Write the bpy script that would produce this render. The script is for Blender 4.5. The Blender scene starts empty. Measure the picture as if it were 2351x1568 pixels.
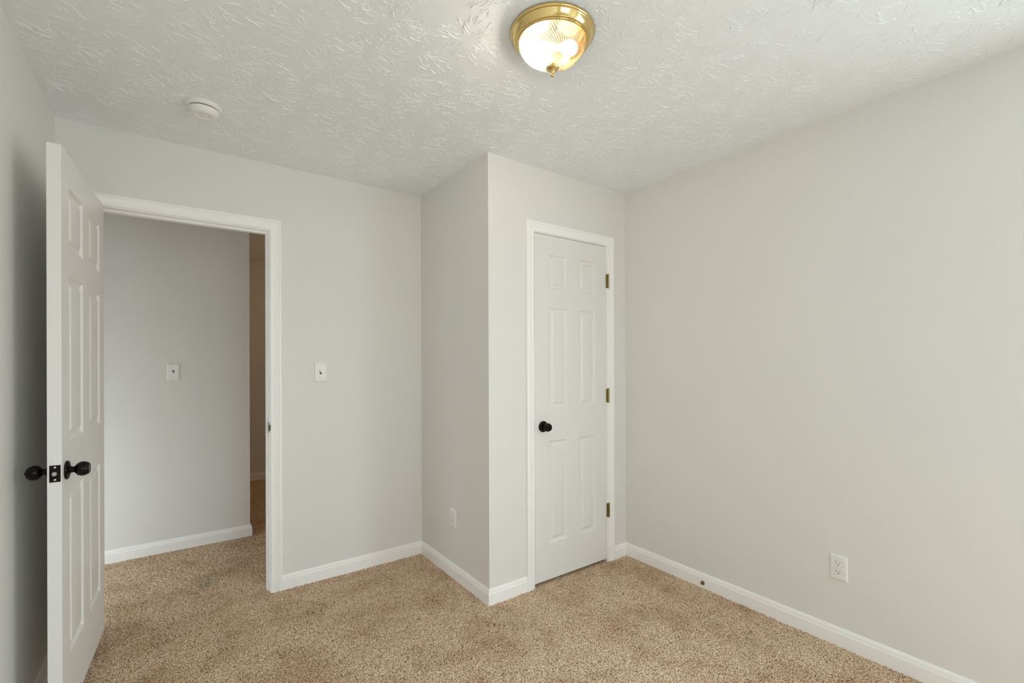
import bpy, bmesh, math, random
import numpy as np
from mathutils import Vector, Matrix

S = bpy.context.scene
COL = S.collection
PI = math.pi

# ------------------------------------------------------------------ camera
F_PX, CY_PX = 1070.65, 826.94          # focal length and optical-axis row of the 2351x1568 photo
CAM_H, YAW, PITCH, ROLL = 1.3153, 0.62641, 0.00064, -0.00342
fw = Vector((math.sin(YAW) * math.cos(PITCH), math.cos(YAW) * math.cos(PITCH), math.sin(PITCH)))
rt = Vector((math.cos(YAW), -math.sin(YAW), 0))
up = rt.cross(fw)
r2 = rt * math.cos(ROLL) + up * math.sin(ROLL)
u2 = -rt * math.sin(ROLL) + up * math.cos(ROLL)
cd = bpy.data.cameras.new('camera')
cd.sensor_width = 36.0
cd.lens = 36.0 * F_PX / 2351
cd.shift_y = (CY_PX - 784) / 2351
cd.clip_start = 0.02
cam = bpy.data.objects.new('camera', cd)
COL.objects.link(cam)
M = Matrix((r2, u2, -fw)).transposed().to_4x4()
M.translation = (0, 0, CAM_H)
cam.matrix_world = M
S.camera = cam

# ------------------------------------------------------------------ world: overcast daylight outside the window
SKY, GROUND = 7.6, 4.6
w = bpy.data.worlds.new('sky')
S.world = w
w.use_nodes = True
nt = w.node_tree
nt.nodes.clear()
tc = nt.nodes.new('ShaderNodeTexCoord')
sx = nt.nodes.new('ShaderNodeSeparateXYZ')
rp = nt.nodes.new('ShaderNodeValToRGB')
rp.color_ramp.elements[0].position = 0.44
rp.color_ramp.elements[0].color = (GROUND / SKY * 0.94, GROUND / SKY * 1.0, GROUND / SKY * 1.03, 1)
rp.color_ramp.elements[1].position = 0.56
rp.color_ramp.elements[1].color = (0.875, 0.99, 1.085, 1)
mr = nt.nodes.new('ShaderNodeMapRange')
mr.inputs[1].default_value = -1
bg = nt.nodes.new('ShaderNodeBackground')
bg.inputs[1].default_value = SKY
wo = nt.nodes.new('ShaderNodeOutputWorld')
nt.links.new(tc.outputs['Generated'], sx.inputs[0])
nt.links.new(sx.outputs['Z'], mr.inputs[0])
nt.links.new(mr.outputs[0], rp.inputs[0])
nt.links.new(rp.outputs[0], bg.inputs[0])
nt.links.new(bg.outputs[0], wo.inputs[0])

# ------------------------------------------------------------------ exposure / render feel
vs = S.view_settings
vs.view_transform = 'Standard'
vs.look = 'None'
vs.gamma = 1
vs.use_curve_mapping = False
vs.exposure = 0.07
cy = S.cycles
cy.use_denoising = True
cy.max_bounces = 16
cy.diffuse_bounces = 12
cy.glossy_bounces = 6
cy.transmission_bounces = 8
cy.transparent_max_bounces = 12
cy.sample_clamp_indirect = 6
cy.caustics_reflective = False
cy.caustics_refractive = False

# ------------------------------------------------------------------ room dimensions (metres)
H = 2.44
XL, XR = -0.4426, 2.4764            # left and right wall faces
YB = 2.9583                         # wall with the open door
YC, XC = 2.1113, 1.3726             # closet front face, closet side face
Y0 = -1.80                          # window wall behind the camera
WT = 0.115                          # wall thickness
YH, XH, YF = 4.02, 0.46, 5.85       # hall: facing wall, its end corner, far wall
HL, HR = -1.35, 2.60
WX0, WX1, WZ0, WZ1 = 0.00, 1.25, 0.95, 2.10   # window opening
RY0, RY1, RZ0, RZ1 = -1.55, 0.05, 0.30, 2.12  # unseen side window, added to brighten the left wall
BX0, BX1, BZ = -0.309, 0.437, 2.060           # bedroom door jamb faces
CX0, CX1, CZ = 1.6855, 2.2890, 2.0600         # closet door jamb faces
JT = 0.018                                    # jamb thickness

# daylight enters by the window: importance portal for the sky (adds no light of its own)
pl = bpy.data.lights.new('window_daylight', 'AREA')
pl.shape = 'RECTANGLE'
pl.size, pl.size_y = WX1 - WX0, WZ1 - WZ0
pl.cycles.is_portal = True
po = bpy.data.objects.new('window_daylight', pl)
COL.objects.link(po)
po.location = ((WX0 + WX1) / 2, Y0 - WT - 0.01, (WZ0 + WZ1) / 2)
po.rotation_euler = (PI / 2, 0, 0)
pl3 = bpy.data.lights.new('side_fill_portal', 'AREA')  # sky portal for the added side window
pl3.shape = 'RECTANGLE'
pl3.size, pl3.size_y = RZ1 - RZ0, RY1 - RY0
pl3.cycles.is_portal = True
po3 = bpy.data.objects.new('side_fill_portal', pl3)
COL.objects.link(po3)
po3.location = (XR + .105, (RY0 + RY1) / 2, (RZ0 + RZ1) / 2)
po3.rotation_euler = (0, PI / 2, 0)
pl2 = bpy.data.lights.new('hall_fill_portal', 'AREA')  # sky portal for the added hall window
pl2.shape = 'RECTANGLE'
pl2.size, pl2.size_y = 0.93, 0.76
pl2.cycles.is_portal = True
po2 = bpy.data.objects.new('hall_fill_portal', pl2)
COL.objects.link(po2)
po2.location = (HL - .105, 3.55, .585)
po2.rotation_euler = (0, -PI / 2, 0)


# ================================================================== materials
def srgb(r, g, b):
    f = lambda c: (c / 255) / 12.92 if c / 255 <= 0.04045 else ((c / 255 + 0.055) / 1.055) ** 2.4
    return (f(r), f(g), f(b), 1)


def mat(name, col, rough=0.5, metal=0.0, spec=0.5, bump=None, vary=0.0):
    m = bpy.data.materials.new(name)
    m.use_nodes = True
    t = m.node_tree
    b = t.nodes['Principled BSDF']
    b.inputs['Base Color'].default_value = col
    b.inputs['Roughness'].default_value = rough
    b.inputs['Metallic'].default_value = metal
    b.inputs['Specular IOR Level'].default_value = spec
    tcn = t.nodes.new('ShaderNodeTexCoord')
    if bump:
        scale, strength, dist = bump
        n = t.nodes.new('ShaderNodeTexNoise')
        n.inputs['Scale'].default_value = scale
        n.inputs['Detail'].default_value = 3
        bp = t.nodes.new('ShaderNodeBump')
        bp.inputs['Strength'].default_value = strength
        bp.inputs['Distance'].default_value = dist
        t.links.new(tcn.outputs['Object'], n.inputs['Vector'])
        t.links.new(n.outputs[0], bp.inputs['Height'])
        t.links.new(bp.outputs[0], b.inputs['Normal'])
    if vary:
        n = t.nodes.new('ShaderNodeTexNoise')
        n.inputs['Scale'].default_value = 2.2
        n.inputs['Detail'].default_value = 4
        mp = t.nodes.new('ShaderNodeMapRange')
        mp.inputs[3].default_value = 1 - vary
        mp.inputs[4].default_value = 1 + vary
        mx = t.nodes.new('ShaderNodeMix')
        mx.data_type = 'RGBA'
        mx.blend_type = 'MULTIPLY'
        mx.inputs[0].default_value = 1
        mx.inputs[6].default_value = col
        t.links.new(tcn.outputs['Object'], n.inputs['Vector'])
        t.links.new(n.outputs[0], mp.inputs[0])
        t.links.new(mp.outputs[0], mx.inputs[7])
        t.links.new(mx.outputs[2], b.inputs['Base Color'])
    return m


WALL = mat('wall_paint', (0.765, 0.756, 0.735, 1), 0.62, spec=0.25, bump=(260, 0.06, 0.002), vary=0.012)
CEIL = mat('ceiling_paint', (0.845, 0.872, 0.895, 1), 0.8, spec=0.15, bump=(120, 0.10, 0.002))
TRIM = mat('trim_paint', (0.920, 0.917, 0.908, 1), 0.34, spec=0.4, bump=(90, 0.03, 0.001))
DOOR = mat('door_paint', (0.785, 0.779, 0.761, 1), 0.36, spec=0.4, bump=(160, 0.04, 0.001))
PLAST = mat('white_plastic', (0.830, 0.825, 0.805, 1), 0.32, spec=0.45, bump=(400, 0.02, 0.0005))
DARK = mat('dark_slot', (0.012, 0.012, 0.010, 1), 0.6, bump=(300, 0.02, 0.0005))
BRONZE = mat('black_bronze', (0.0075, 0.0055, 0.0045, 1), 0.17, metal=0.0, spec=0.16, bump=(200, 0.01, 0.0005))
BRASS = mat('polished_brass', (0.78, 0.59, 0.25, 1), 0.12, metal=1.0, bump=(140, 0.02, 0.0005))
OLDBRASS = mat('hinge_brass', (0.36, 0.27, 0.10, 1), 0.28, metal=1.0, bump=(200, 0.04, 0.0005))
STEEL = mat('latch_steel', (0.62, 0.60, 0.55, 1), 0.25, metal=1.0, bump=(200, 0.03, 0.0005))


def carpet_mat():
    m = bpy.data.materials.new('carpet_pile')
    m.use_nodes = True
    t = m.node_tree
    b = t.nodes['Principled BSDF']
    b.inputs['Roughness'].default_value = 1
    b.inputs['Specular IOR Level'].default_value = 0.05
    N = t.nodes.new
    L = t.links.new
    tcn = N('ShaderNodeTexCoord')
    n1 = N('ShaderNodeTexNoise'); n1.inputs['Scale'].default_value = 185; n1.inputs['Detail'].default_value = 2.5
    n1.inputs['Roughness'].default_value = 0.7
    L(tcn.outputs['Object'], n1.inputs['Vector'])
    r1 = N('ShaderNodeValToRGB')
    e = r1.color_ramp.elements
    e[0].position = 0.36; e[0].color = (0.085, 0.048, 0.020, 1)
    e[1].position = 0.62; e[1].color = (1.0, 0.815, 0.635, 1)
    k = r1.color_ramp.elements.new(0.47); k.color = (0.60, 0.43, 0.290, 1)
    L(n1.outputs[0], r1.inputs[0])
    # yarn tint: some tufts redder, some greyer
    n2 = N('ShaderNodeTexNoise'); n2.inputs['Scale'].default_value = 60; n2.inputs['Detail'].default_value = 2
    L(tcn.outputs['Object'], n2.inputs['Vector'])
    r2_ = N('ShaderNodeValToRGB')
    r2_.color_ramp.elements[0].position = 0.35; r2_.color_ramp.elements[0].color = (0.97, 1.0, 0.985, 1)
    r2_.color_ramp.elements[1].position = 0.65; r2_.color_ramp.elements[1].color = (1.04, 0.985, 0.955, 1)
    L(n2.outputs[0], r2_.inputs[0])
    # trodden, vacuum-brushed patches
    n3 = N('ShaderNodeTexNoise'); n3.inputs['Scale'].default_value = 3.6; n3.inputs['Detail'].default_value = 4
    n3.inputs['Roughness'].default_value = 0.6
    L(tcn.outputs['Object'], n3.inputs['Vector'])
    r3 = N('ShaderNodeValToRGB')
    r3.color_ramp.elements[0].position = 0.36; r3.color_ramp.elements[0].color = (0.80, 0.745, 0.69, 1)
    r3.color_ramp.elements[1].position = 0.55; r3.color_ramp.elements[1].color = (1, 1, 1, 1)
    L(n3.outputs[0], r3.inputs[0])
    m1 = N('ShaderNodeMix'); m1.data_type = 'RGBA'; m1.blend_type = 'MULTIPLY'; m1.inputs[0].default_value = 1
    m2 = N('ShaderNodeMix'); m2.data_type = 'RGBA'; m2.blend_type = 'MULTIPLY'; m2.inputs[0].default_value = 1
    L(r1.outputs[0], m1.inputs[6]); L(r2_.outputs[0], m1.inputs[7])
    L(m1.outputs[2], m2.inputs[6]); L(r3.outputs[0], m2.inputs[7])
    # small round grey-green spot in the doorway, fading outwards
    vd = N('ShaderNodeVectorMath'); vd.operation = 'DISTANCE'; vd.inputs[1].default_value = (0.158, 3.295, 0)
    L(tcn.outputs['Object'], vd.inputs[0])
    sm = N('ShaderNodeMapRange'); sm.interpolation_type = 'SMOOTHSTEP'
    sm.inputs[1].default_value = 0.012; sm.inputs[2].default_value = 0.075
    sm.inputs[3].default_value = 0.9; sm.inputs[4].default_value = 0
    L(vd.outputs['Value'], sm.inputs[0])
    m3 = N('ShaderNodeMix'); m3.data_type = 'RGBA'; m3.blend_type = 'MULTIPLY'
    m3.inputs[7].default_value = (0.62, 0.74, 0.78, 1)
    L(sm.outputs[0], m3.inputs[0]); L(m2.outputs[2], m3.inputs[6])
    L(m3.outputs[2], b.inputs['Base Color'])
    bp = N('ShaderNodeBump'); bp.inputs['Strength'].default_value = 0.6; bp.inputs['Distance'].default_value = 0.006
    L(n1.outputs[0], bp.inputs['Height']); L(bp.outputs[0], b.inputs['Normal'])
    return m


CARPET = carpet_mat()


def bowl_mat():
    """thin moulded glass: almost clear, with fine swirling ribs that scatter a little light"""
    m = bpy.data.materials.new('ribbed_glass')
    m.use_nodes = True
    t = m.node_tree
    t.nodes.clear()
    N = t.nodes.new
    L = t.links.new
    out = N('ShaderNodeOutputMaterial')
    tr = N('ShaderNodeBsdfTransparent'); tr.inputs[0].default_value = (0.97, 0.95, 0.90, 1)
    tl = N('ShaderNodeBsdfTranslucent'); tl.inputs[0].default_value = (0.95, 0.90, 0.78, 1)
    gl = N('ShaderNodeBsdfGlossy'); gl.inputs['Roughness'].default_value = 0.10
    uv = N('ShaderNodeUVMap')
    wv = N('ShaderNodeTexWave'); wv.bands_direction = 'X'; wv.inputs['Scale'].default_value = 72 * 2 * 3.14159265 / 20
    wv.inputs['Distortion'].default_value = 0.0
    L(uv.outputs[0], wv.inputs['Vector'])
    mr_ = N('ShaderNodeMapRange'); mr_.inputs[3].default_value = GLASS_LO; mr_.inputs[4].default_value = GLASS_HI
    L(wv.outputs['Fac'], mr_.inputs[0])
    c = N('ShaderNodeMixShader')
    L(mr_.outputs[0], c.inputs[0]); L(tr.outputs[0], c.inputs[1]); L(tl.outputs[0], c.inputs[2])
    fr = N('ShaderNodeFresnel'); fr.inputs[0].default_value = 1.35
    d = N('ShaderNodeMixShader')
    L(fr.outputs[0], d.inputs[0]); L(c.outputs[0], d.inputs[1]); L(gl.outputs[0], d.inputs[2])
    L(d.outputs[0], out.inputs[0])
    return m


GLASS_LO, GLASS_HI = 0.025, 0.12


def pane_mat():
    m = bpy.data.materials.new('window_glass')
    m.use_nodes = True
    t = m.node_tree
    t.nodes.clear()
    out = t.nodes.new('ShaderNodeOutputMaterial')
    tr = t.nodes.new('ShaderNodeBsdfTransparent'); tr.inputs[0].default_value = (0.96, 0.98, 0.97, 1)
    gl = t.nodes.new('ShaderNodeBsdfGlossy'); gl.inputs['Roughness'].default_value = 0.01
    mx = t.nodes.new('ShaderNodeMixShader'); mx.inputs[0].default_value = 0.06
    t.links.new(tr.outputs[0], mx.inputs[1]); t.links.new(gl.outputs[0], mx.inputs[2])
    t.links.new(mx.outputs[0], out.inputs[0])
    return m


def bulb_mat(strength):
    m = bpy.data.materials.new('lit_bulb')
    m.use_nodes = True
    t = m.node_tree
    b = t.nodes['Principled BSDF']
    b.inputs['Base Color'].default_value = (0.9, 0.88, 0.8, 1)
    b.inputs['Emission Color'].default_value = (1.0, 0.90, 0.76, 1)
    b.inputs['Emission Strength'].default_value = strength
    return m


# ================================================================== mesh helpers
class MB:
    def __init__(s):
        s.v = []; s.f = []

    def add(s, verts, faces):
        o = len(s.v)
        s.v += [tuple(p) for p in verts]
        s.f += [tuple(i + o for i in f) for f in faces]
        return s

    def box(s, x0, x1, y0, y1, z0, z1):
        v = [(x, y, z) for x in (x0, x1) for y in (y0, y1) for z in (z0, z1)]
        return s.add(v, [(0, 1, 3, 2), (4, 6, 7, 5), (0, 4, 5, 1), (2, 3, 7, 6), (0, 2, 6, 4), (1, 5, 7, 3)])

    def lathe(s, prof, c=(0, 0, 0), axis='z', n=32, sx=1.0, sy=1.0):
        """prof: (radius, height) pairs turned about an axis through c"""
        cx, cyy, cz = c
        vv = []
        for r, h in prof:
            for k in range(n):
                a = 2 * PI * k / n
                p, q = r * math.cos(a) * sx, r * math.sin(a) * sy
                if axis == 'z': vv.append((cx + p, cyy + q, cz + h))
                elif axis == 'y': vv.append((cx + q, cyy + h, cz + p))
                else: vv.append((cx + h, cyy + p, cz + q))
        ff = []
        for i in range(len(prof) - 1):
            for k in range(n):
                a, b = i * n + k, i * n + (k + 1) % n
                ff.append((a, b, b + n, a + n))
        if prof[0][0] > 1e-6: ff.append(tuple(range(n))[::-1])
        if prof[-1][0] > 1e-6: ff.append(tuple(range((len(prof) - 1) * n, len(prof) * n)))
        return s.add(vv, ff)

    def rect_rings(s, rings, cap=True):
        """rings: list of (x0,x1,z0,z1,y) nested rectangles in the local x-z plane"""
        o = len(s.v)
        for x0, x1, z0, z1, y in rings:
            s.v += [(x0, y, z0), (x1, y, z0), (x1, y, z1), (x0, y, z1)]
        for i in range(len(rings) - 1):
            a = o + 4 * i
            for k in range(4):
                s.f.append((a + k, a + (k + 1) % 4, a + 4 + (k + 1) % 4, a + 4 + k))
        if cap:
            a = o + 4 * (len(rings) - 1)
            s.f.append((a, a + 1, a + 2, a + 3))
        return s


def finish(me, m, smooth=None):
    me.materials.append(m)
    bm = bmesh.new()
    bm.from_mesh(me)
    bmesh.ops.remove_doubles(bm, verts=bm.verts, dist=1e-6)
    bmesh.ops.recalc_face_normals(bm, faces=bm.faces)
    bm.to_mesh(me)
    bm.free()
    if smooth is not None:
        for p in me.polygons: p.use_smooth = True
        try:
            me.set_sharp_from_angle(angle=math.radians(smooth))
        except Exception:
            pass


def obj(name, mb, m, parent=None, smooth=None, loc=None, rotz=None):
    me = bpy.data.meshes.new(name)
    me.from_pydata(mb.v, [], mb.f)
    finish(me, m, smooth)
    o = bpy.data.objects.new(name, me)
    COL.objects.link(o)
    if parent is not None: o.parent = parent
    if loc is not None: o.location = loc
    if rotz is not None: o.rotation_euler = (0, 0, rotz)
    return o


def tag(o, label, cat, group=None, kind=None):
    o['label'] = label
    o['category'] = cat
    if group: o['group'] = group
    if kind: o['kind'] = kind
    return o


def struct(name, mb, m, label, cat, smooth=None):
    return tag(obj(name, mb, m, smooth=smooth), label, cat, kind='structure')


def thing(name, label, cat, loc, rot=(0, 0, 0), group=None):
    o = bpy.data.objects.new(name, None)
    o.empty_display_size = 0.05
    COL.objects.link(o)
    o.location = loc
    o.rotation_euler = rot
    return tag(o, label, cat, group)


def dup(root, loc, rot, label):
    """copy of a thing with copies of its parts and sub-parts"""
    r = root.copy(); COL.objects.link(r)
    r.location = loc; r.rotation_euler = rot; r['label'] = label
    for ch in list(root.children):
        c = ch.copy(); COL.objects.link(c); c.parent = r
        for g in ch.children:
            d = g.copy(); COL.objects.link(d); d.parent = c
    return r


# ================================================================== floor: cut-pile carpet
def carpet():
    rng = np.random.default_rng(5)
    xs = np.concatenate([np.arange(-1.45, -0.5, 0.03), np.arange(-0.5, 2.5, 0.006), np.arange(2.5, 2.72, 0.03)])
    ys = np.concatenate([np.arange(-1.94, 0.5, 0.02), np.arange(0.5, 4.1, 0.006), np.arange(4.1, 5.98, 0.012)])
    nx, ny = len(xs), len(ys)
    X, Y = np.meshgrid(xs, ys)
    X = X + rng.uniform(-.0015, .0015, X.shape)
    Y = Y + rng.uniform(-.0015, .0015, Y.shape)
    Z = rng.uniform(-0.0045, 0.0025, X.shape)
    co = np.stack([X, Y, Z], -1).reshape(-1, 3)
    idx = np.arange(nx * ny).reshape(ny, nx)
    q = np.stack([idx[:-1, :-1], idx[:-1, 1:], idx[1:, 1:], idx[1:, :-1]], -1).reshape(-1, 4)
    me = bpy.data.meshes.new('floor')
    me.vertices.add(len(co)); me.vertices.foreach_set('co', co.ravel())
    me.loops.add(q.size); me.loops.foreach_set('vertex_index', q.ravel().astype(np.int32))
    me.polygons.add(len(q))
    me.polygons.foreach_set('loop_start', np.arange(0, q.size, 4, dtype=np.int32))
    me.polygons.foreach_set('use_smooth', np.ones(len(q), dtype=bool))
    me.update(calc_edges=True)
    me.materials.append(CARPET)
    o = bpy.data.objects.new('floor', me)
    COL.objects.link(o)
    tag(o, 'speckled beige and brown cut pile carpet over the whole floor', 'floor', kind='structure')


carpet()


# ================================================================== ceiling: stomp-brushed plaster
def ceiling():
    rnd = random.Random(11)
    mb = MB()
    mb.box(HL - .1, HR + .1, Y0 - WT, YF + .1, H, H + 0.10)
    # star-shaped brush stomps: radial ridges of plaster standing proud of the ceiling
    centres = []
    tries = 0
    while tries < 9000:
        tries += 1
        c = (rnd.uniform(XL - .05, XR + .05), rnd.uniform(Y0, YB + .05))
        if all((c[0] - d[0]) ** 2 + (c[1] - d[1]) ** 2 > 0.160 ** 2 for d in centres):
            centres.append(c)

    def stroke(px, py, ang, ln, wd, ht):
        n = max(4, int(ln / 0.0055))
        x, y, a = px, py, ang
        pts = []
        for i in range(n + 1):
            pts.append((x, y, a))
            a += rnd.uniform(-.75, .75)
            a += (ang - a) * 0.30
            x += math.cos(a) * ln / n
            y += math.sin(a) * ln / n
        for (x, y, a) in pts:
            if not (XL + .012 < x < XR - .012 and Y0 + .012 < y < YB - .012): return
            if x > XC - .012 and y > YC - .012: return
        vv, ff = [], []
        for i, (x, y, a) in enumerate(pts):
            k = math.sin(PI * (i + 0.35) / (n + 0.7)) ** 0.6
            hw = wd * 0.5 * k * rnd.uniform(.45, 1.35)
            hh = ht * k * rnd.uniform(.4, 1.25)
            nx_, ny_ = -math.sin(a), math.cos(a)
            off = rnd.uniform(-.25, .25) * hw
            vv += [(x - nx_ * hw, y - ny_ * hw, H + .0003), (x + nx_ * off, y + ny_ * off, H - hh),
                   (x + nx_ * hw, y + ny_ * hw, H + .0003)]
        for i in range(n):
            a0, b0 = 3 * i, 3 * i + 3
            ff += [(a0, a0 + 1, b0 + 1, b0), (a0 + 1, a0 + 2, b0 + 2, b0 + 1)]
        mb.add(vv, ff)

    for cx_, cy_ in centres:
        amp = rnd.uniform(.6, 1.15)
        base = rnd.uniform(0, 2 * PI)
        R = rnd.uniform(.095, .145)
        for k in range(rnd.randint(56, 78)):
            a = base + rnd.uniform(0, 2 * PI)
            r0 = rnd.uniform(.02, R)
            ln = min(rnd.uniform(.010, .060), R * 1.3 - r0 + .02)
            stroke(cx_ + math.cos(a) * r0, cy_ + math.sin(a) * r0, a + rnd.gauss(0, .16),
                   ln, rnd.uniform(.0022, .0046), rnd.uniform(.0008, .0022) * amp)
        for k in range(48):
            a = rnd.uniform(0, 2 * PI); r0 = rnd.uniform(.03, R * 1.2)
            stroke(cx_ + math.cos(a) * r0, cy_ + math.sin(a) * r0, rnd.uniform(0, 6.28),
                   rnd.uniform(.008, .02), rnd.uniform(.002, .004), rnd.uniform(.0006, .0015) * amp)
    me = bpy.data.meshes.new('ceiling')
    me.from_pydata(mb.v, [], mb.f)
    me.materials.append(CEIL)
    o = bpy.data.objects.new('ceiling', me)
    COL.objects.link(o)
    tag(o, 'off-white stomp-brush textured ceiling', 'ceiling', kind='structure')


ceiling()

# ================================================================== walls
Zb = -0.02
wl = MB().box(XL - .1, XL, Y0 - WT, YB, Zb, H)
struct('wall_left', wl, WALL, 'pale grey painted wall behind the open door', 'wall')
wr = MB().box(XR, XR + .1, Y0 - WT, RY0, Zb, H).box(XR, XR + .1, RY1, YB, Zb, H)
wr.box(XR, XR + .1, RY0, RY1, Zb, RZ0).box(XR, XR + .1, RY0, RY1, RZ1, H)
struct('wall_right', wr, WALL, 'long blank pale grey wall on the right', 'wall')
wb = MB()
wb.box(HL, BX0 - JT, YB, YB + WT, Zb, H)
wb.box(BX1 + JT, HR, YB, YB + WT, Zb, H)
wb.box(BX0 - JT, BX1 + JT, YB, YB + WT, BZ + JT, H)
struct('wall_back', wb, WALL, 'pale grey wall holding the open doorway to the hall', 'wall')
ws = MB().box(XC, XC + .09, YC + .09, YB, Zb, H)
struct('wall_closet_side', ws, WALL, 'shaded narrow wall on the left side of the closet', 'wall')
wc = MB()
wc.box(XC, CX0 - JT, YC, YC + .09, Zb, H)
wc.box(CX1 + JT, XR, YC, YC + .09, Zb, H)
wc.box(CX0 - JT, CX1 + JT, YC, YC + .09, CZ + JT, H)
struct('wall_closet_front', wc, WALL, 'closet front wall around the closed white door', 'wall')
wf = MB()
wf.box(XL, WX0, Y0 - WT, Y0, Zb, H)
wf.box(WX1, XR, Y0 - WT, Y0, Zb, H)
wf.box(WX0, WX1, Y0 - WT, Y0, Zb, WZ0)
wf.box(WX0, WX1, Y0 - WT, Y0, WZ1, H)
struct('wall_front', wf, WALL, 'pale grey wall with the window, behind the viewer', 'wall')
wh = MB().box(HL, XH, YH, YH + .1, Zb, H).box(XH - .1, XH, YH + .1, YF, Zb, H)
struct('wall_hall', wh, WALL, 'grey hall wall seen through the open doorway', 'wall')
struct('wall_hall_far', MB().box(XH - .1, HR, YF, YF + .1, Zb, H), WALL, 'dim brownish wall at the far end of the hall', 'wall')
H2 = (3.17, 3.93, .12, 1.05)         # unseen hall end window, added to brighten the hall: y0, y1, z0, z1
whl = MB()
whl.box(HL - .1, HL, YB, H2[0], Zb, H).box(HL - .1, HL, H2[1], YH + .1, Zb, H)
whl.box(HL - .1, HL, H2[0], H2[1], Zb, H2[2]).box(HL - .1, HL, H2[0], H2[1], H2[3], H)
struct('wall_hall_left', whl, WALL, 'left end wall of the hall', 'wall')
struct('wall_hall_right', MB().box(HR, HR + .1, YB, YF + .1, Zb, H), WALL, 'right end wall of the hall', 'wall')

# ================================================================== baseboards
BPROF = [(-.012, .013), (.057, .013), (.0585, .0118), (.062, .0105), (.068, .0100), (.073, .0092), (.0745, .0078),
         (.079, .0070), (.082, .0050), (.083, .0028), (.083, 0), (-.012, 0)]


def base(name, p0, p1, nrm, m0, m1, label, m=TRIM):
    d = Vector((p1[0] - p0[0], p1[1] - p0[1])).normalized()
    n = Vector(nrm)
    mb = MB()
    k = len(BPROF)
    v = []
    for (p, mm, sg) in ((p0, m0, 1), (p1, m1, -1)):
        for z, t in BPROF:
            q = Vector(p) + n * t + d * (sg * mm * t)
            v.append((q.x, q.y, z))
    f = [(i, (i + 1) % k, k + (i + 1) % k, k + i) for i in range(k)]
    f += [tuple(range(k)), tuple(range(k, 2 * k))[::-1]]
    mb.add(v, f)
    return struct(name, mb, m, label, 'baseboard', smooth=30)


CW = 0.057    # casing width
BC0, BC1 = BX0 - .005 - CW, BX1 + .005 + CW
CC0, CC1 = CX0 - .005 - CW, CX1 + .005 + CW
base('baseboard_left', (XL, Y0), (XL, YB), (1, 0), 1, 1, 'white baseboard running behind the open door')
base('baseboard_back', (BC1, YB), (XC, YB), (0, -1), 0, 1, 'white baseboard between the doorway and the closet')
base('baseboard_closet_side', (XC, YB), (XC, YC), (-1, 0), 1, -1, 'white baseboard under the outlet on the closet side')
base('baseboard_closet_left', (XC, YC), (CC0, YC), (0, -1), -1, 0, 'short white baseboard left of the closet door')
base('baseboard_closet_right', (CC1, YC), (XR, YC), (0, -1), 0, 1, 'very short white baseboard right of the closet door')
base('baseboard_right', (XR, YC), (XR, Y0), (-1, 0), 1, 1, 'long white baseboard along the right wall')
base('baseboard_front', (XR, Y0), (XL, Y0), (0, 1), 1, 1, 'white baseboard under the window behind the viewer')
base('baseboard_hall', (HL, YH), (XH, YH), (0, -1), 0, -1, 'white baseboard of the hall wall through the doorway')
base('baseboard_hall_return', (XH, YH), (XH, YF), (1, 0), -1, 1, 'baseboard round the corner of the hall wall')
base('baseboard_hall_far', (XH, YF), (HR, YF), (0, -1), 1, 0, 'dim baseboard at the far end of the hall')

# ================================================================== door frames
CPROF = [(0, 0), (0, .0085), (.002, .0100), (.009, .0100), (.0105, .0088), (.014, .0090), (.030, .0125), (.037, .0150),
         (.0385, .0135), (.041, .0140), (.044, .0172), (.051, .0172), (.0555, .0150), (.057, .0115), (.057, 0)]


def casing(mb, x0, x1, zt, yw, sgn=-1):
    v = []
    for (lx, lz) in ((0, -0.012), (0, zt), (1, zt), (1, -0.012)):
        for wd, t in CPROF:
            x = x1 + wd if lx else x0 - wd
            z = lz + wd if lz > 0 else lz
            v.append((x, yw + sgn * t, z))
    k = len(CPROF)
    f = []
    for s_ in range(3):
        for i in range(k):
            a, b = s_ * k + i, s_ * k + (i + 1) % k
            f.append((a, b, b + k, a + k))
    f += [tuple(range(k)), tuple(range(3 * k, 4 * k))]
    mb.add(v, f)


def frame(name, x0, x1, zt, yf, depth, stop_y, label, both):
    mb = MB()
    casing(mb, x0 - .005, x1 + .005, zt + .005, yf)
    if both: casing(mb, x0 - .005, x1 + .005, zt + .005, yf + depth, 1)
    mb.box(x0 - JT, x0, yf, yf + depth, Zb, zt + JT)
    mb.box(x1, x1 + JT, yf, yf + depth, Zb, zt + JT)
    mb.box(x0, x1, yf, yf + depth, zt, zt + JT)
    st, sw = .010, .034
    mb.box(x0, x0 + st, stop_y, stop_y + sw, Zb, zt)
    mb.box(x1 - st, x1, stop_y, stop_y + sw, Zb, zt)
    mb.box(x0 + st, x1 - st, stop_y, stop_y + sw, zt - st, zt)
    return struct(name, mb, TRIM, label, 'door frame', smooth=30)


t1 = frame('trim_1', BX0, BX1, BZ, YB, WT, YB + .040, 'white moulded casing and jamb round the open bedroom doorway', True)
t2 = frame('trim_2', CX0, CX1, CZ, YC, .09, YC + .038, 'white moulded casing and jamb round the closed closet door', False)

# strike plate let into the right jamb of the doorway
sp = MB()
sp.box(BX1 - .0016, BX1 + .002, YB + .006, YB + .032, .909, .967)
sp.box(BX1 - .0030, BX1 + .001, YB - .0105, YB + .008, .922, .954)
spo = obj('strike_plate', sp, BRONZE, t1)
spo['label'] = 'black metal strike plate'
obj('latch_hole', MB().box(BX1 - .0022, BX1 + .001, YB + .011, YB + .027, .925, .951), DARK, spo)

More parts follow.
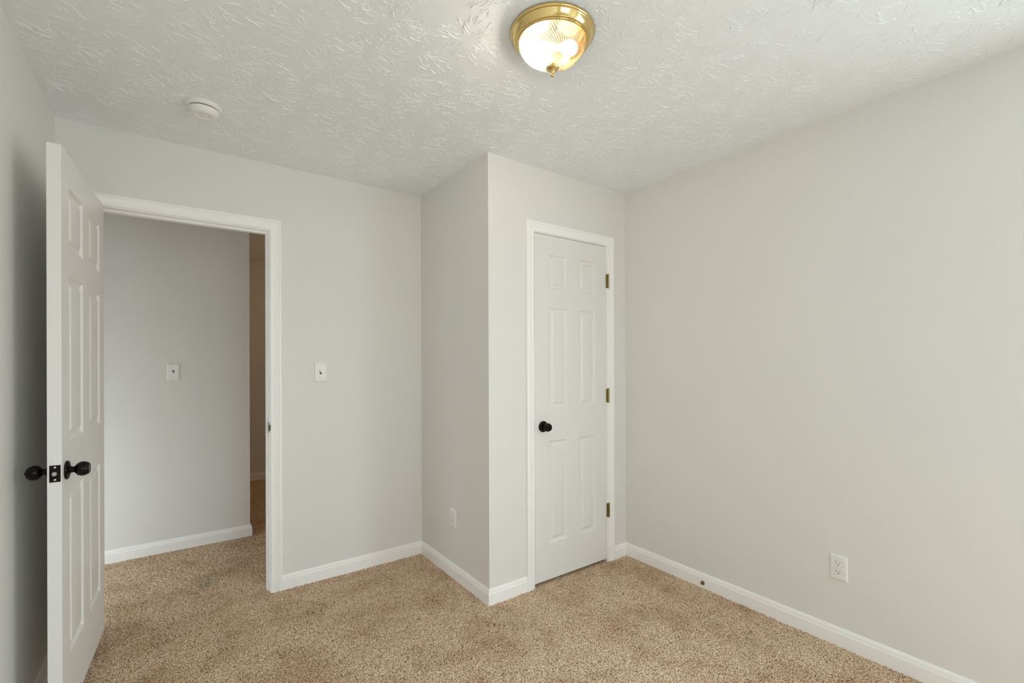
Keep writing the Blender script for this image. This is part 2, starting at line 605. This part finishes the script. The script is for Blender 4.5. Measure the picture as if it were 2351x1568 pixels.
# ================================================================== doors
def door_mesh(W, z0, z1, th, panels, both=True):
    """slab from x=0 (hinge) to W, faces at y=0 and y=-th"""
    RINGS = [(0, 0), (.0020, -.0010), (.0105, -.0080), (.0125, -.0086), (.0235, -.0086), (.0365, -.0016), (.0395, -.0012)]
    mb = MB()
    xs = sorted({0, W} | {p[0] for p in panels} | {p[1] for p in panels})
    zs = sorted({z0, z1} | {p[2] for p in panels} | {p[3] for p in panels})
    for sgn, off in ((1, 0), (-1, -th)):
        use = panels if (sgn == 1 or both) else []
        for i in range(len(xs) - 1):
            for j in range(len(zs) - 1):
                a0, a1, b0, b1 = xs[i], xs[i + 1], zs[j], zs[j + 1]
                hit = [p for p in use if p[0] <= a0 and a1 <= p[1] and p[2] <= b0 and b1 <= p[3]]
                if not hit:
                    mb.add([(a0, off, b0), (a1, off, b0), (a1, off, b1), (a0, off, b1)], [(0, 1, 2, 3)])
        for p in use:
            mb.rect_rings([(p[0] + i, p[1] - i, p[2] + i, p[3] - i, off + sgn * d) for i, d in RINGS])
    for i in range(len(xs) - 1):
        for z in (z0, z1):
            mb.add([(xs[i], 0, z), (xs[i + 1], 0, z), (xs[i + 1], -th, z), (xs[i], -th, z)], [(0, 1, 2, 3)])
    for j in range(len(zs) - 1):
        for x in (0, W):
            mb.add([(x, 0, zs[j]), (x, 0, zs[j + 1]), (x, -th, zs[j + 1]), (x, -th, zs[j])], [(0, 1, 2, 3)])
    return mb


ROSE = [(.0325, 0), (.0325, .004), (.0315, .0065), (.027, .0085), (.018, .0105), (.0125, .0125)]
KNOB = [(.0118, .010), (.0108, .016), (.0108, .022), (.0130, .0245), (.0185, .0275), (.0228, .0325), (.0252, .0390),
        (.0255, .0445), (.0242, .0510), (.0215, .0570), (.0185, .0610), (.0168, .0622), (.0160, .0615), (.010, .0612), (0, .0612)]


def knob_set(parent, x, z, y, sgn, label, button=False):
    n = obj('door_knob', MB().lathe([(r, sgn * h) for r, h in KNOB], (x, y, z), 'y', 32), BRONZE, parent, smooth=40)
    n['label'] = label
    obj('rosette', MB().lathe([(r, sgn * h) for r, h in ROSE], (x, y, z), 'y', 40), BRONZE, n, smooth=35)
    if button:
        obj('lock_button', MB().lathe([(.0065, sgn * .060), (.0065, sgn * .0655), (.0055, sgn * .067), (0, sgn * .067)],
                                      (x, y, z), 'y', 20), BRONZE, n, smooth=40)
    return n


def hinge(parent, z, y, x, m, name='hinge'):
    mb = MB()
    hh = .0445
    for k in range(5):
        a, b = -hh + k * 2 * hh / 5, -hh + (k + 1) * 2 * hh / 5
        mb.lathe([(.0040, a + .0002), (.0062, a + .0008), (.0062, b - .0008), (.0040, b - .0002)], (x, y, z), 'z', 14)
    mb.lathe([(0, hh + .004), (.003, hh + .0035), (.0046, hh + .0015), (.0046, hh - .001)], (x, y, z), 'z', 14)
    mb.lathe([(.0046, -hh + .001), (.0046, -hh - .0015), (.003, -hh - .0035), (0, -hh - .004)], (x, y, z), 'z', 14)
    mb.box(x, x + .0125, y - .0065, y - .0034, z - hh, z + hh)      # leaf folded in against the door edge
    o = obj(name, mb, m, parent, smooth=35)
    return o


# --- open bedroom door
W1, TH = 0.740, 0.0366
ux, uy = -0.0547, -0.9985
rot1 = math.atan2(uy, ux)
P1 = [(.098, .310, 1.724, 1.942), (.424, .639, 1.724, 1.942),
      (.098, .310, 1.034, 1.623), (.424, .639, 1.034, 1.623),
      (.098, .310, .272, .854), (.424, .639, .272, .854)]
d1 = obj('door_1', door_mesh(W1, .053, 2.056, TH, P1), DOOR, smooth=12, loc=(-.271, 2.923, 0), rotz=rot1)
tag(d1, 'white six-panel door standing open into the room at the left', 'door', kind='structure')
knob_set(d1, .684, .937, 0, 1, 'dark bronze egg-shaped knob facing the doorway')
knob_set(d1, .684, .937, -TH, -1, 'dark bronze knob with lock button facing the wall', True)
lp = MB()
lp.box(W1 - .001, W1 + .0012, -.0310, -.0030, .909, .966)
lpo = obj('latch_plate', lp, BRONZE, d1)
lpo['label'] = 'black latch plate on the door edge'
lb = MB().lathe([(.0085, 0), (.0085, .0075), (.0060, .0105), (0, .0108)], (W1 + .001, -.0172, .9375), 'x', 24, sx=.8)
lbo = obj('latch_bolt', lb, STEEL, lpo, smooth=40)
lbo['label'] = 'bright steel latch bolt'
for zz in (.9165, .9585):
    so = obj('screw', MB().lathe([(.0034, 0), (.0034, .0006), (.0022, .0012), (0, .0012)], (W1 + .001, -.0172, zz), 'x', 16), STEEL, lpo, smooth=40)
for zz in (1.84, 1.09, .34):
    hinge(d1, zz, -TH - .004, -.004, OLDBRASS)['label'] = 'brass hinge'

# --- closed closet door
W2 = .5968
P2 = [(.100, .243, 1.739, 1.945), (.344, .487, 1.739, 1.945),
      (.100, .243, 1.030, 1.629), (.344, .487, 1.030, 1.629),
      (.100, .243, .231, .838), (.344, .487, .231, .838)]
d2 = obj('door_2', door_mesh(W2, .018, 2.0565, .035, P2, False), DOOR, smooth=12, loc=(2.2863, YC + .0005, 0), rotz=PI)
tag(d2, 'narrow closed white six-panel closet door', 'door', kind='structure')
knob_set(d2, .5355, .927, 0, 1, 'round dark bronze knob')
obj('latch_plate', MB().box(W2 - .001, W2 + .0018, -.026, -.0005, .900, .958), BRONZE, d2)['label'] = 'black latch plate in the door gap'
for zz in (1.832, 1.084, .336):
    hinge(d2, zz, .0115, -.0120, OLDBRASS)['label'] = 'brass hinge'

# ================================================================== window behind the viewer, then two added fill windows
wm = MB()
d0, dd = Y0 - WT, Y0
fwid = .045
wm.box(WX0, WX0 + fwid, d0 + .02, d0 + .09, WZ0, WZ1)
wm.box(WX1 - fwid, WX1, d0 + .02, d0 + .09, WZ0, WZ1)
wm.box(WX0 + fwid, WX1 - fwid, d0 + .02, d0 + .09, WZ0, WZ0 + fwid)
wm.box(WX0 + fwid, WX1 - fwid, d0 + .02, d0 + .09, WZ1 - fwid, WZ1)
win = struct('window_1', wm, TRIM, 'white double-hung window behind the viewer', 'window')
zm = (WZ0 + WZ1) / 2
obj('meeting_rail', MB().box(WX0 + fwid, WX1 - fwid, d0 + .03, d0 + .075, zm - .02, zm + .02), TRIM, win)
PANE = pane_mat()
for a, b, yy in ((WZ0 + fwid, zm - .02, .06), (zm + .02, WZ1 - fwid, .045)):
    obj('pane', MB().box(WX0 + fwid, WX1 - fwid, d0 + yy, d0 + yy + .004, a, b), PANE, win)
w3 = MB()  # made-up side opening, lets in sky light for the left wall
for (a, b, c, d) in ((RY0, RY0 + .045, RZ0, RZ1), (RY1 - .045, RY1, RZ0, RZ1), (RY0 + .045, RY1 - .045, RZ0, RZ0 + .045),
                     (RY0 + .045, RY1 - .045, RZ1 - .045, RZ1)):
    w3.box(XR + .025, XR + .085, a, b, c, d)
win3 = struct('side_fill_window', w3, TRIM, 'white side window behind the viewer, added to light the left wall', 'window')
c3 = MB()  # casing of the made-up side window
for (a, b, c, d) in ((RY0 - .06, RY0, RZ0 - .06, RZ1 + .06), (RY1, RY1 + .06, RZ0 - .06, RZ1 + .06), (RY0, RY1, RZ1, RZ1 + .06), (RY0, RY1, RZ0 - .06, RZ0)):
    c3.box(XR - .015, XR, a, b, c, d)
struct('side_fill_window_trim', c3, TRIM, 'white casing round the added side window behind the viewer', 'window trim')
obj('pane', MB().box(XR + .054, XR + .058, RY0 + .045, RY1 - .045, RZ0 + .045, RZ1 - .045), PANE, win3)
w2 = MB()  # made-up hall opening, lets in sky light for the hall wall
for (a, b, c, d) in ((H2[0], H2[0] + .04, H2[2], H2[3]), (H2[1] - .04, H2[1], H2[2], H2[3]),
                     (H2[0] + .04, H2[1] - .04, H2[2], H2[2] + .04), (H2[0] + .04, H2[1] - .04, H2[3] - .04, H2[3])):
    w2.box(HL - .09, HL - .03, a, b, c, d)
win2 = struct('hall_fill_window', w2, TRIM, 'white unseen window added at the left end to light the hall', 'window')
obj('pane', MB().box(HL - .062, HL - .058, H2[0] + .04, H2[1] - .04, H2[2] + .04, H2[3] - .04), PANE, win2)
ca = MB()
for (x0, x1, z0, z1) in ((WX0 - .06, WX0, WZ0 - .06, WZ1 + .06), (WX1, WX1 + .06, WZ0 - .06, WZ1 + .06),
                         (WX0, WX1, WZ1, WZ1 + .06), (WX0, WX1, WZ0 - .06, WZ0)):
    ca.box(x0, x1, Y0, Y0 + .015, z0, z1)
struct('trim_3', ca, TRIM, 'white casing round the window behind the viewer', 'window trim')

# ================================================================== ceiling light
LX, LY = 1.0555, 1.2155
lt = thing('ceiling_light', 'lit brass flush-mount ceiling light with ribbed glass bowl', 'ceiling light', (LX, LY, H))
pan = [(.1300, .001), (.1435, 0), (.1452, -.0035), (.1450, -.0085), (.1425, -.0112), (.1395, -.0118), (.1385, -.0135),
       (.1365, -.0180), (.1325, -.0255), (.1280, -.0310), (.1272, -.0318), (.1272, -.0333), (.1250, -.0346), (.1222, -.0343),
       (.1215, -.0354), (.1215, -.0372), (.1192, -.0384), (.1172, -.0379), (.1166, -.0360), (.1166, -.028), (.112, -.012), (0, -.010)]
cano = obj('canopy', MB().lathe(pan, n=96), BRASS, lt, smooth=50)
cano['label'] = 'polished brass canopy with stepped rim'


def bowl():
    n, rows = 216, 26
    mb = MB()
    zt_, zb_ = -.0365, -.1030
    v, f = [], []
    for i in range(rows + 1):
        t = i / rows
        a = t * PI / 2
        r = .1155 * math.cos(a) ** 0.80 if i < rows else 0.004
        z = zt_ + (zb_ - zt_) * math.sin(a) ** 1.15
        tw = 0.85 * t ** 1.5                        # ribs swirl towards the finial
        for k in range(n):
            th = 2 * PI * k / n
            rr = r + 0.0011 * math.sin(72 * th) * (1 - t) ** .4 * min(1, t * 12)
            v.append((rr * math.cos(th + tw), rr * math.sin(th + tw), z))
    for i in range(rows):
        for k in range(n):
            a, b = i * n + k, i * n + (k + 1) % n
            f.append((a, b, b + n, a + n))
    mb.add(v, f)
    return mb


BN, BROWS = 216, 26
bo = obj('glass_bowl', bowl(), bowl_mat(), lt, smooth=60)
uvl = bo.data.uv_layers.new(name='UVMap')          # u runs once round the bowl with the swirl of the ribs, v down it
for p in bo.data.polygons:
    us = []
    for li in p.loop_indices:
        vx = bo.data.vertices[bo.data.loops[li].vertex_index].co
        tt = max(0.0, min(1.0, (-.0365 - vx.z) / .0665)) ** (1 / 1.15)
        tt = math.asin(min(1, tt)) * 2 / PI
        u = (math.atan2(vx.y, vx.x) - 0.85 * tt ** 1.5) / (2 * PI) % 1.0
        us.append([u, tt, li])
    if max(q[0] for q in us) - min(q[0] for q in us) > .5:
        for q in us:
            if q[0] < .5: q[0] += 1
    for u, tt, li in us: uvl.data[li].uv = (u, tt)
bo['label'] = 'frosted glass bowl with swirling ribs'
fin = [(.0035, -.099), (.0060, -.1085), (.0140, -.1125), (.0205, -.1165), (.0222, -.1195), (.0215, -.1225), (.0170, -.1255), (.0105, -.1300), (.0062, -.1345),
       (.0046, -.1380), (.0062, -.1400), (.0070, -.1435), (.0062, -.1470), (.0035, -.1498), (0, -.1505)]
obj('finial', MB().lathe(fin, n=32), BRASS, lt, smooth=50)['label'] = 'small turned brass finial'
BULB = bulb_mat(215.0)
BULB2 = bulb_mat(2.2)
bp_ = [(.009, 0), (.010, .006), (.013, .016), (.021, .030), (.0255, .044), (.0255, .054), (.021, .066), (.012, .074), (0, .077)]
for ang in (math.radians(150), math.radians(-30)):
    b = obj('bulb', MB().lathe(bp_, (.012, 0, 0), 'x', 24), BULB if ang > 1 else BULB2, lt, smooth=60)
    b.location = (0, 0, -.0465)
    b.rotation_euler = (0, 0, ang)
    obj('socket', MB().lathe([(.0145, -.014), (.0145, .006), (.011, .012)], (.006, 0, 0), 'x', 20), PLAST, b, smooth=40)

# ================================================================== smoke detector
sd = thing('smoke_detector', 'round white smoke detector on the ceiling above the doorway', 'smoke detector', (.107, 2.455, H))
obj('mounting_base', MB().lathe([(.066, .001), (.068, -.002), (.068, -.008), (.0665, -.011), (.060, -.0145), (.0565, -.0155), (.02, -.0155)], n=64), PLAST, sd, smooth=40)
obj('vent_gap', MB().lathe([(.054, -.014), (.054, -.0185), (.03, -.0185)], n=64), DARK, sd)['label'] = 'dark slotted vent gap'
obj('cover', MB().lathe([(.054, -.0190), (.0568, -.0192), (.0575, -.0222), (.0560, -.029), (.0510, -.0375), (.0430, -.0435), (.0330, -.0455),
                         (.0305, -.0445), (.0270, -.0405), (.0150, -.0395), (0, -.0395)], n=64), PLAST, sd, smooth=40)
obj('test_button', MB().lathe([(.0105, -.039), (.0105, -.0435), (.0090, -.0452), (0, -.0455)], (.004, -.002, 0), n=28), PLAST, sd, smooth=40)

# ================================================================== switches and outlets (built facing local -y, back at y=0)
def plate(wd, ht):
    mb = MB()
    x, z = wd / 2, ht / 2
    mb.rect_rings([(-x, x, -z, z, 0), (-x, x, -z, z, -.0022), (-x + .0006, x - .0006, -z + .0006, z - .0006, -.0032),
                   (-x + .0045, x - .0045, -z + .0045, z - .0045, -.0062), (-x + .0065, x - .0065, -z + .0065, z - .0065, -.0066)])
    return mb


def screw_mb(z, y=-.0064):
    return MB().lathe([(.0036, 0), (.0036, -.0008), (.0024, -.0014), (0, -.0014)], (0, y, z), 'y', 18)


def make_switch(label, loc, rot, updown):
    t = thing('light_switch', label, 'light switch', loc, rot, 'toggle light switches')
    obj('wall_plate', plate(.070, .1145), PLAST, t, smooth=25)
    obj('toggle_slot', MB().box(-.0052, .0052, -.0070, -.0050, -.0120, .0120), DARK, t)['label'] = 'dark toggle slot'
    mb = MB()
    s = updown
    mb.add([(-.0045, -.0062, s * -.0020), (.0045, -.0062, s * -.0020), (.0045, -.0062, s * .0112), (-.0045, -.0062, s * .0112),
            (-.0032, -.0190, s * .0080), (.0032, -.0190, s * .0080), (.0032, -.0185, s * .0130), (-.0032, -.0185, s * .0130)],
           [(0, 1, 5, 4), (1, 2, 6, 5), (2, 3, 7, 6), (3, 0, 4, 7), (4, 5, 6, 7), (0, 3, 2, 1)])
    obj('toggle', mb, PLAST, t)
    for z in (.0302, -.0302): obj('screw', screw_mb(z), PLAST, t, smooth=40)
    return t


make_switch('white toggle switch on the room wall between doorway and closet', (.713, YB, 1.2485), (0, 0, 0), 1)
make_switch('white toggle switch on the hall wall, seen through the doorway', (-.007, YH, 1.2435), (0, 0, 0), -1)


def make_outlet(label, loc, rot):
    t = thing('wall_outlet', label, 'outlet', loc, rot, 'white duplex outlets')
    obj('wall_plate', plate(.070, .1145), PLAST, t, smooth=25)
    for zc in (.0195, -.0195):
        v = []
        n = 40
        for y, k in ((-.0060, 1), (-.0082, 1), (-.0088, .96)):
            for i in range(n):
                a = 2 * PI * i / n
                x = .0176 * math.cos(a) * k
                z = max(-.0142, min(.0142, .0176 * math.sin(a))) * k
                v.append((x, y, zc + z))
        f = []
        for r in range(2):
            for i in range(n):
                a, b = r * n + i, r * n + (i + 1) % n
                f.append((a, b, b + n, a + n))
        f.append(tuple(range(2 * n, 3 * n)))
        rc = obj('receptacle', MB().add(v, f), PLAST, t, smooth=30)
        for x, hh in ((-.0064, .0044), (.0064, .0036)):
            obj('slot', MB().box(x - .0011, x + .0011, -.0090, -.0080, zc + .004 - hh, zc + .004 + hh), DARK, rc)
        obj('ground_hole', MB().lathe([(.0026, -.0090), (.0026, -.0080)], (0, 0, zc - .0068), 'y', 16), DARK, rc)
        obj('gap', MB().add([(x * 1.03, -.0067, zc + (z - zc) * 1.03) for x, y, z in v[:n]], [tuple(range(n))]),
            DARK, rc)
    obj('screw', screw_mb(0), PLAST, t, smooth=40)
    return t


o1 = make_outlet('white duplex outlet low on the shaded closet side wall', (XC, 2.511, .358), (0, 0, -PI / 2))
dup(o1, (XR, .8595, .3575), (0, 0, -PI / 2), 'white duplex outlet low on the long right wall')

# ================================================================== coax cable jack in the baseboard
cj = thing('cable_jack', 'tiny threaded brass cable jack sticking out of the right baseboard', 'cable jack', (XR - .013, 1.536, .030), (0, 0, -PI / 2))
cj.scale = (1.85, .75, 1.85)
obj('nut', MB().lathe([(.0068, .001), (.0068, -.0025), (.0060, -.0030)], n=6, axis='y'), OLDBRASS, cj)
obj('barrel', MB().lathe([(.0047, -.002), (.0050, -.004), (.0046, -.0055), (.0050, -.007), (.0046, -.0085), (.0050, -.010), (.0046, -.0115),
                          (.0040, -.012), (.0032, -.0115), (.0030, -.006), (0, -.006)], n=24, axis='y'), OLDBRASS, cj, smooth=30)
obj('pin', MB().lathe([(.0011, -.005), (.0011, -.0112), (0, -.0115)], n=10, axis='y'), STEEL, cj)

# ================================================================== warm lamp in the far hall (out of sight round the corner)
hl = bpy.data.lights.new('hall_lamp', 'POINT')
hl.energy = 3.2
hl.color = (1.0, .55, .21)
hl.shadow_soft_size = .08
ho = bpy.data.objects.new('hall_lamp', hl)
COL.objects.link(ho)
ho.location = (1.75, 4.9, 2.25)
